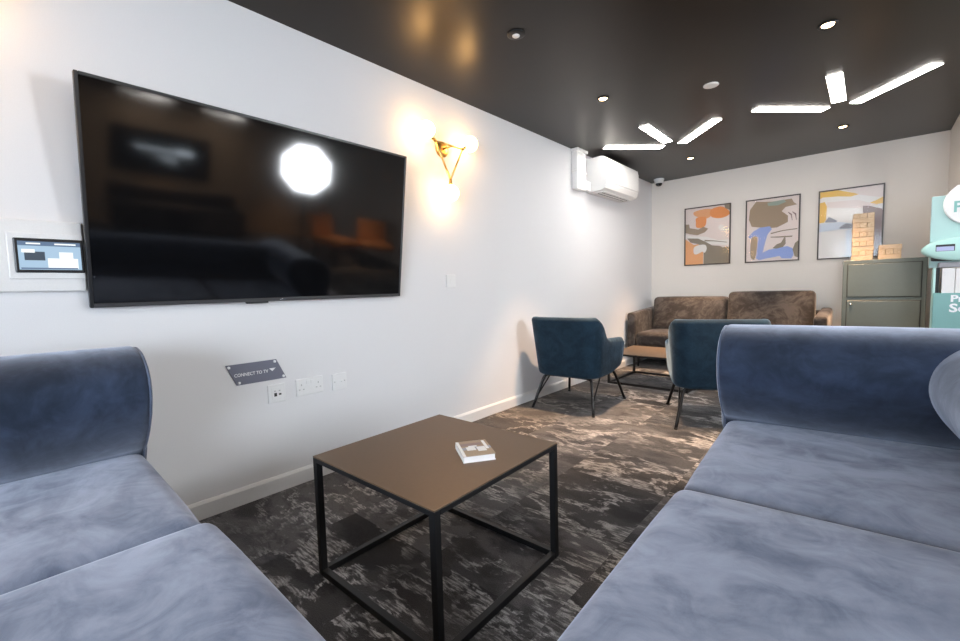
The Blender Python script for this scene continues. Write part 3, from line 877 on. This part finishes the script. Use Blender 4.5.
# ------------------------------------------------------------------ grey cabinet and block towers
CX0, CX1, CY0, CZ = 1.985, 2.545, 5.35, 1.150
t = thing('metal_cabinet', 'grey-green metal cabinet with two doors against the back wall', 'cabinet', ((CX0+CX1)/2, CY0, 0))
hw = (CX1-CX0)/2
bm = B(); quad_box(bm, (-hw, 0.004, 0), (hw, .50, CZ), .004, 1); obj('carcass', bm, M['cabinet'], t)
bm = B()
for z0, z1 in ((.812, 1.112), (.10, .790)): quad_box(bm, (-hw+.030, .001, z0-.006), (hw-.030, .006, z1+.006))
obj('door_recess', bm, M['cabinetdark'], t)
for z0, z1 in ((.812, 1.112), (.10, .775)):
    bm = B(); quad_box(bm, (-hw+.037, -.006, z0), (hw-.037, .008, z1), .003, 1); d = obj('door', bm, M['cabinet'], t)
    if z0 < .5:
        bm = B(); lathe(bm, [(.011, 0), (.011, -.010), (.006, -.013)], (-hw+.065, -.006, z1-.032), 18, ax='y'); obj('lock', bm, M['chrome'], d)
bm = B(); quad_box(bm, (-hw+.03, .0, .779), (hw-.03, .01, .806), .002, 1); obj('cross_rail', bm, M['cabinet'], t)

def block_mesh():
    bm = B(); quad_box(bm, (-.0765, -.0247, 0), (.0765, .0247, .0432), .0025, 1)
    me = bpy.data.meshes.new('wooden_block'); bm.to_mesh(me); bm.free(); me.materials.append(M['wood']); return me
BLK = block_mesh()
def tower(cx, cy, z0, layers, rz, label, group):
    for k in range(layers):
        for j in (-1, 0, 1):
            o = bpy.data.objects.new('wooden_block', BLK); COL.objects.link(o)
            a = rz+(PI/2 if k % 2 else 0)+random.uniform(-.015, .015)
            off = Matrix.Rotation(rz+(PI/2 if k % 2 else 0), 3, 'Z') @ Vector((random.uniform(-.004, .004), j*.0503, 0))
            o.location = (cx+off.x, cy+off.y, z0+k*.0434); o.rotation_euler = (0, 0, a)
            pos = 'bottom' if k == 0 else 'top' if k == layers-1 else 'middle' if layers == 3 else ['', 'second', 'third', 'fourth', 'fifth', 'sixth', 'seventh', 'eighth', 'ninth'][k]+' from bottom'
            tag(o, (label % pos).replace('from bottom layer', 'lowest layer'), 'wooden block', group)
tower(2.115, 5.50, CZ, 10, .05, 'pine block in the %s layer of the tall tower on the grey cabinet', 'pine blocks of the tall tower')
tower(2.305, 5.49, CZ, 3, -.03, 'pine block in the %s layer of the short stack right of the tall tower', 'pine blocks of the short stack')

# ------------------------------------------------------------------ teal print station
KY = 4.30
t = thing('service_kiosk', 'pale teal service stand with a round sign, cut off by the right picture edge', 'kiosk', (2.50, KY, 0))
K0 = 2.478-2.50
bm = B(); quad_box(bm, (K0, .03, 1.041), (K0+.48, .05, 1.525), .002, 1); bp = obj('backboard', bm, M['teal'], t)
bm = B(); lathe(bm, [(.148, 0), (.148, -.014), (.140, -.018)], (.180, .029, 1.462), 48, ax='y'); dsk = obj('round_sign', bm, M['paper'], t)
bm = text_bm('P', .10, .001, .002); bm.transform(Matrix(((1, 0, 0, .076), (0, 0, -1, .0095), (0, 1, 0, 1.408), (0, 0, 0, 1)))); obj('lettering', bm, M['tealtext'], dsk)
# oval head with a slot
bm = B(); 
prof = [(math.cos(2*PI*k/48), math.sin(2*PI*k/48)) for k in range(48)]
loft(bm, [[(.140+a*.205*s, yy, 1.160+b*.078*s) for a, b in prof] for yy, s in ((.03, .97), (.02, 1), (-.05, 1), (-.062, .96), (-.066, .85))]); hd = obj('oval_head', bm, M['mint'], t)
bm = B(); quad_box(bm, (.000, -.0672, 1.148), (.088, -.062, 1.192)); obj('slot_surround', bm, M['darkslot'], hd)
bm = B(); quad_box(bm, (.003, -.069, 1.150), (.084, -.066, 1.178)); obj('slot_label', bm, M['lilac'], hd)
bm = B(); quad_box(bm, (-.015, -.04, 1.085), (.40, .03, 1.125), .01, 2); obj('neck', bm, M['darkslot'], t)
bm = B(); quad_box(bm, (.02, -.03, 1.040), (.45, .10, 1.075), .004, 1); obj('shelf', bm, M['kioskgrey'], t)
bm = B(); quad_box(bm, (.0, .0, .0), (.012, .10, 1.040)); quad_box(bm, (.42, .0, 0), (.45, .10, 1.040)); obj('side_panel', bm, M['mint'], t)
bm = B(); quad_box(bm, (.012, .006, .87), (.030, .09, 1.040)); obj('dark_divider', bm, M['darkslot'], t)
bm = B(); quad_box(bm, (.002, -.03, .0), (.45, .10, .868), .003, 1); bx = obj('front_box', bm, M['tealdark'], t)
for s, x, z, sz in (('Pr', .082, .811, .062), ('Se', .078, .742, .078)):
    bm = text_bm(s, sz, .001, .0022); bm.transform(Matrix(((1.12, 0, 0, x), (0, 0, -1, -.0315), (0, 1, 0, z), (0, 0, 0, 1)))); obj('lettering', bm, M['signwhite'], bx)
t = thing('document_stack', 'stack of white papers standing in the teal service stand', 'papers', (2.54, KY, .868))
for i in range(4):
    bm = B(); quad_box(bm, (.0+i*.062, -.02, 0), (.060+i*.062, .07, .168-.002*i), .002, 1); obj('paper_bundle', bm, M['paper'], t)

# ------------------------------------------------------------------ open lounge seen mirrored in the television
t = thing('added_softbox', 'octagonal white softbox lamp on a black stand, added to stand in for glare in the television', 'lamp', (4.0, 2.96, 0))  # added key light in place of distant glare
fwd = Vector((-.9, -.42, .0)).normalized(); rt = Vector((-fwd.y, fwd.x, 0)); up = Vector((0, 0, 1)); c = Vector((0, 0, 1.59))
def octa(r, d): return [tuple(c+fwd*d+(rt*math.cos(PI/8+k*PI/4)+up*math.sin(PI/8+k*PI/4))*r) for k in range(8)]
bm = B(); loft(bm, [octa(.06, -.32), octa(.305, -.03), octa(.335, .0)], smooth=False); obj('hood', bm, M['blackmetal'], t)
bm = B(); loft(bm, [octa(.325, .001), octa(.32, .012)], smooth=False); obj('diffuser', bm, M['softbox'], t)
bm = B(); tube(bm, [tuple(c-fwd*.28), tuple(c-fwd*.28-up*.35)], .014, 8); tube(bm, [tuple(c-fwd*.28-up*.34), tuple(-fwd*.28+up*.3)], .011, 8); obj('pole', bm, M['blackmetal'], t)
for k in range(3):
    a = k*2*PI/3
    bm = B(); tube(bm, [tuple(-fwd*.28+up*.45), tuple(-fwd*.28+Vector((math.cos(a)*.42, math.sin(a)*.42, .012)))], .009, 8); obj('leg', bm, M['blackmetal'], t)

def wall_display(label, x, y0, y1, z0, z1, bars):
    t = thing('wall_display', label, 'screen', (x, (y0+y1)/2, (z0+z1)/2), 0)
    hy, hz = (y1-y0)/2, (z1-z0)/2
    bm = B(); quad_box(bm, (-.05, -hy, -hz), (0, hy, hz), .004, 1); obj('housing', bm, M['wallscreen'], t)
    bm = B()
    for a, b, c_, d in bars: quad_box(bm, (-.053, a*hy, b*hz), (-.050, c_*hy, d*hz))
    obj('glowing_lines', bm, M['walltext'], t)
wall_display('black wall screen with pale lines, mirrored at left in the television', XF, 1.55, 3.15, .98, 1.78, [(-.55, .10, .25, .22), (.25, .05, .62, .32), (-.2, -.12, .28, -.07), (-.05, -.25, .28, -.2), (0, -.37, .28, -.32)])
wall_display('black menu screen mirrored at the right of the television', XF, 4.9, 5.75, .9, 1.9, [(-.7, .35, .7, .62)])
def lounge_chair(label, x, y, rz):
    t = thing('lounge_chair', label, 'armchair', (x, y, 0), rz, 'tan lounge chairs mirrored in the television')
    bm = B(); puffy(bm, (-.32, -.30, .36), (.32, .34, .47), .05, (0, 0, .02), n=6); obj('seat', bm, M['orange'], t)
    bm = B(); puffy(bm, (-.30, -.36, .44), (.30, -.27, .86), .04, (0, .02, 0), n=6, fn=lambda P: (P.x, P.y-.25*(P.z-.44), P.z)); obj('backrest', bm, M['orange'], t)
    for sx in (-1, 1):
        for sy in (-1, 1):
            bm = B(); tube(bm, [(sx*.22, sy*.20, .38), (sx*.27, sy*.27, .0)], .013, 8); obj('leg', bm, M['blackmetal'], t)
lounge_chair('tan lounge chair, left one mirrored in the television', 5.5, 4.35, math.radians(70))
lounge_chair('tan lounge chair, right one mirrored in the television', 5.3, 5.1, math.radians(110))
t = thing('dark_sofa', 'dark brown sofa across the open lounge, mirrored in the television', 'sofa', (7.6, 2.4, 0), 0)
bm = B(); puffy(bm, (-.42, -1.0, .08), (.42, 1.0, .42), .06, n=6); obj('seat', bm, M['taupe'], t)
bm = B(); puffy(bm, (.18, -1.0, .30), (.44, 1.0, .80), .06, n=6); obj('backrest', bm, M['taupe'], t)
for sx in (-.34, .34):
    for sy in (-.9, .9): foot(t, sx, sy); t.children[-1].scale.z = 1.3

# ------------------------------------------------------------------ light
SC.world = bpy.data.worlds.new('World'); SC.world.use_nodes = True
bg = SC.world.node_tree.nodes['Background']
bg.inputs[0].default_value = (.8, .88, 1, 1); bg.inputs[1].default_value = .12

# ------------------------------------------------------------------ camera (16 mm on full frame, slightly rolled)
yaw, pitch, roll, fpx = .7328, -.0741, -.027, 433.138
cy, sy = math.cos(yaw), math.sin(yaw)
f0 = Vector((-sy, cy, 0)); r0 = Vector((cy, sy, 0)); u0 = Vector((0, 0, 1))
f = f0*math.cos(pitch)+u0*math.sin(pitch); u = u0*math.cos(pitch)-f0*math.sin(pitch)
r = r0*math.cos(roll)+u*math.sin(roll); u2 = u*math.cos(roll)-r0*math.sin(roll)
cam = bpy.data.cameras.new('Camera'); co = bpy.data.objects.new('Camera', cam); COL.objects.link(co)
cam.sensor_fit = 'HORIZONTAL'; cam.sensor_width = 36; cam.lens = 36*fpx/960; cam.clip_start = .02
mw = Matrix((r, u2, -f)).transposed().to_4x4(); mw.translation = (2.17663, 0, .98449)
co.matrix_world = mw
SC.camera = co
SC.view_settings.view_transform = 'Standard'; SC.view_settings.look = 'None'
SC.view_settings.exposure = .29; SC.view_settings.gamma = 1.; SC.view_settings.use_curve_mapping = False
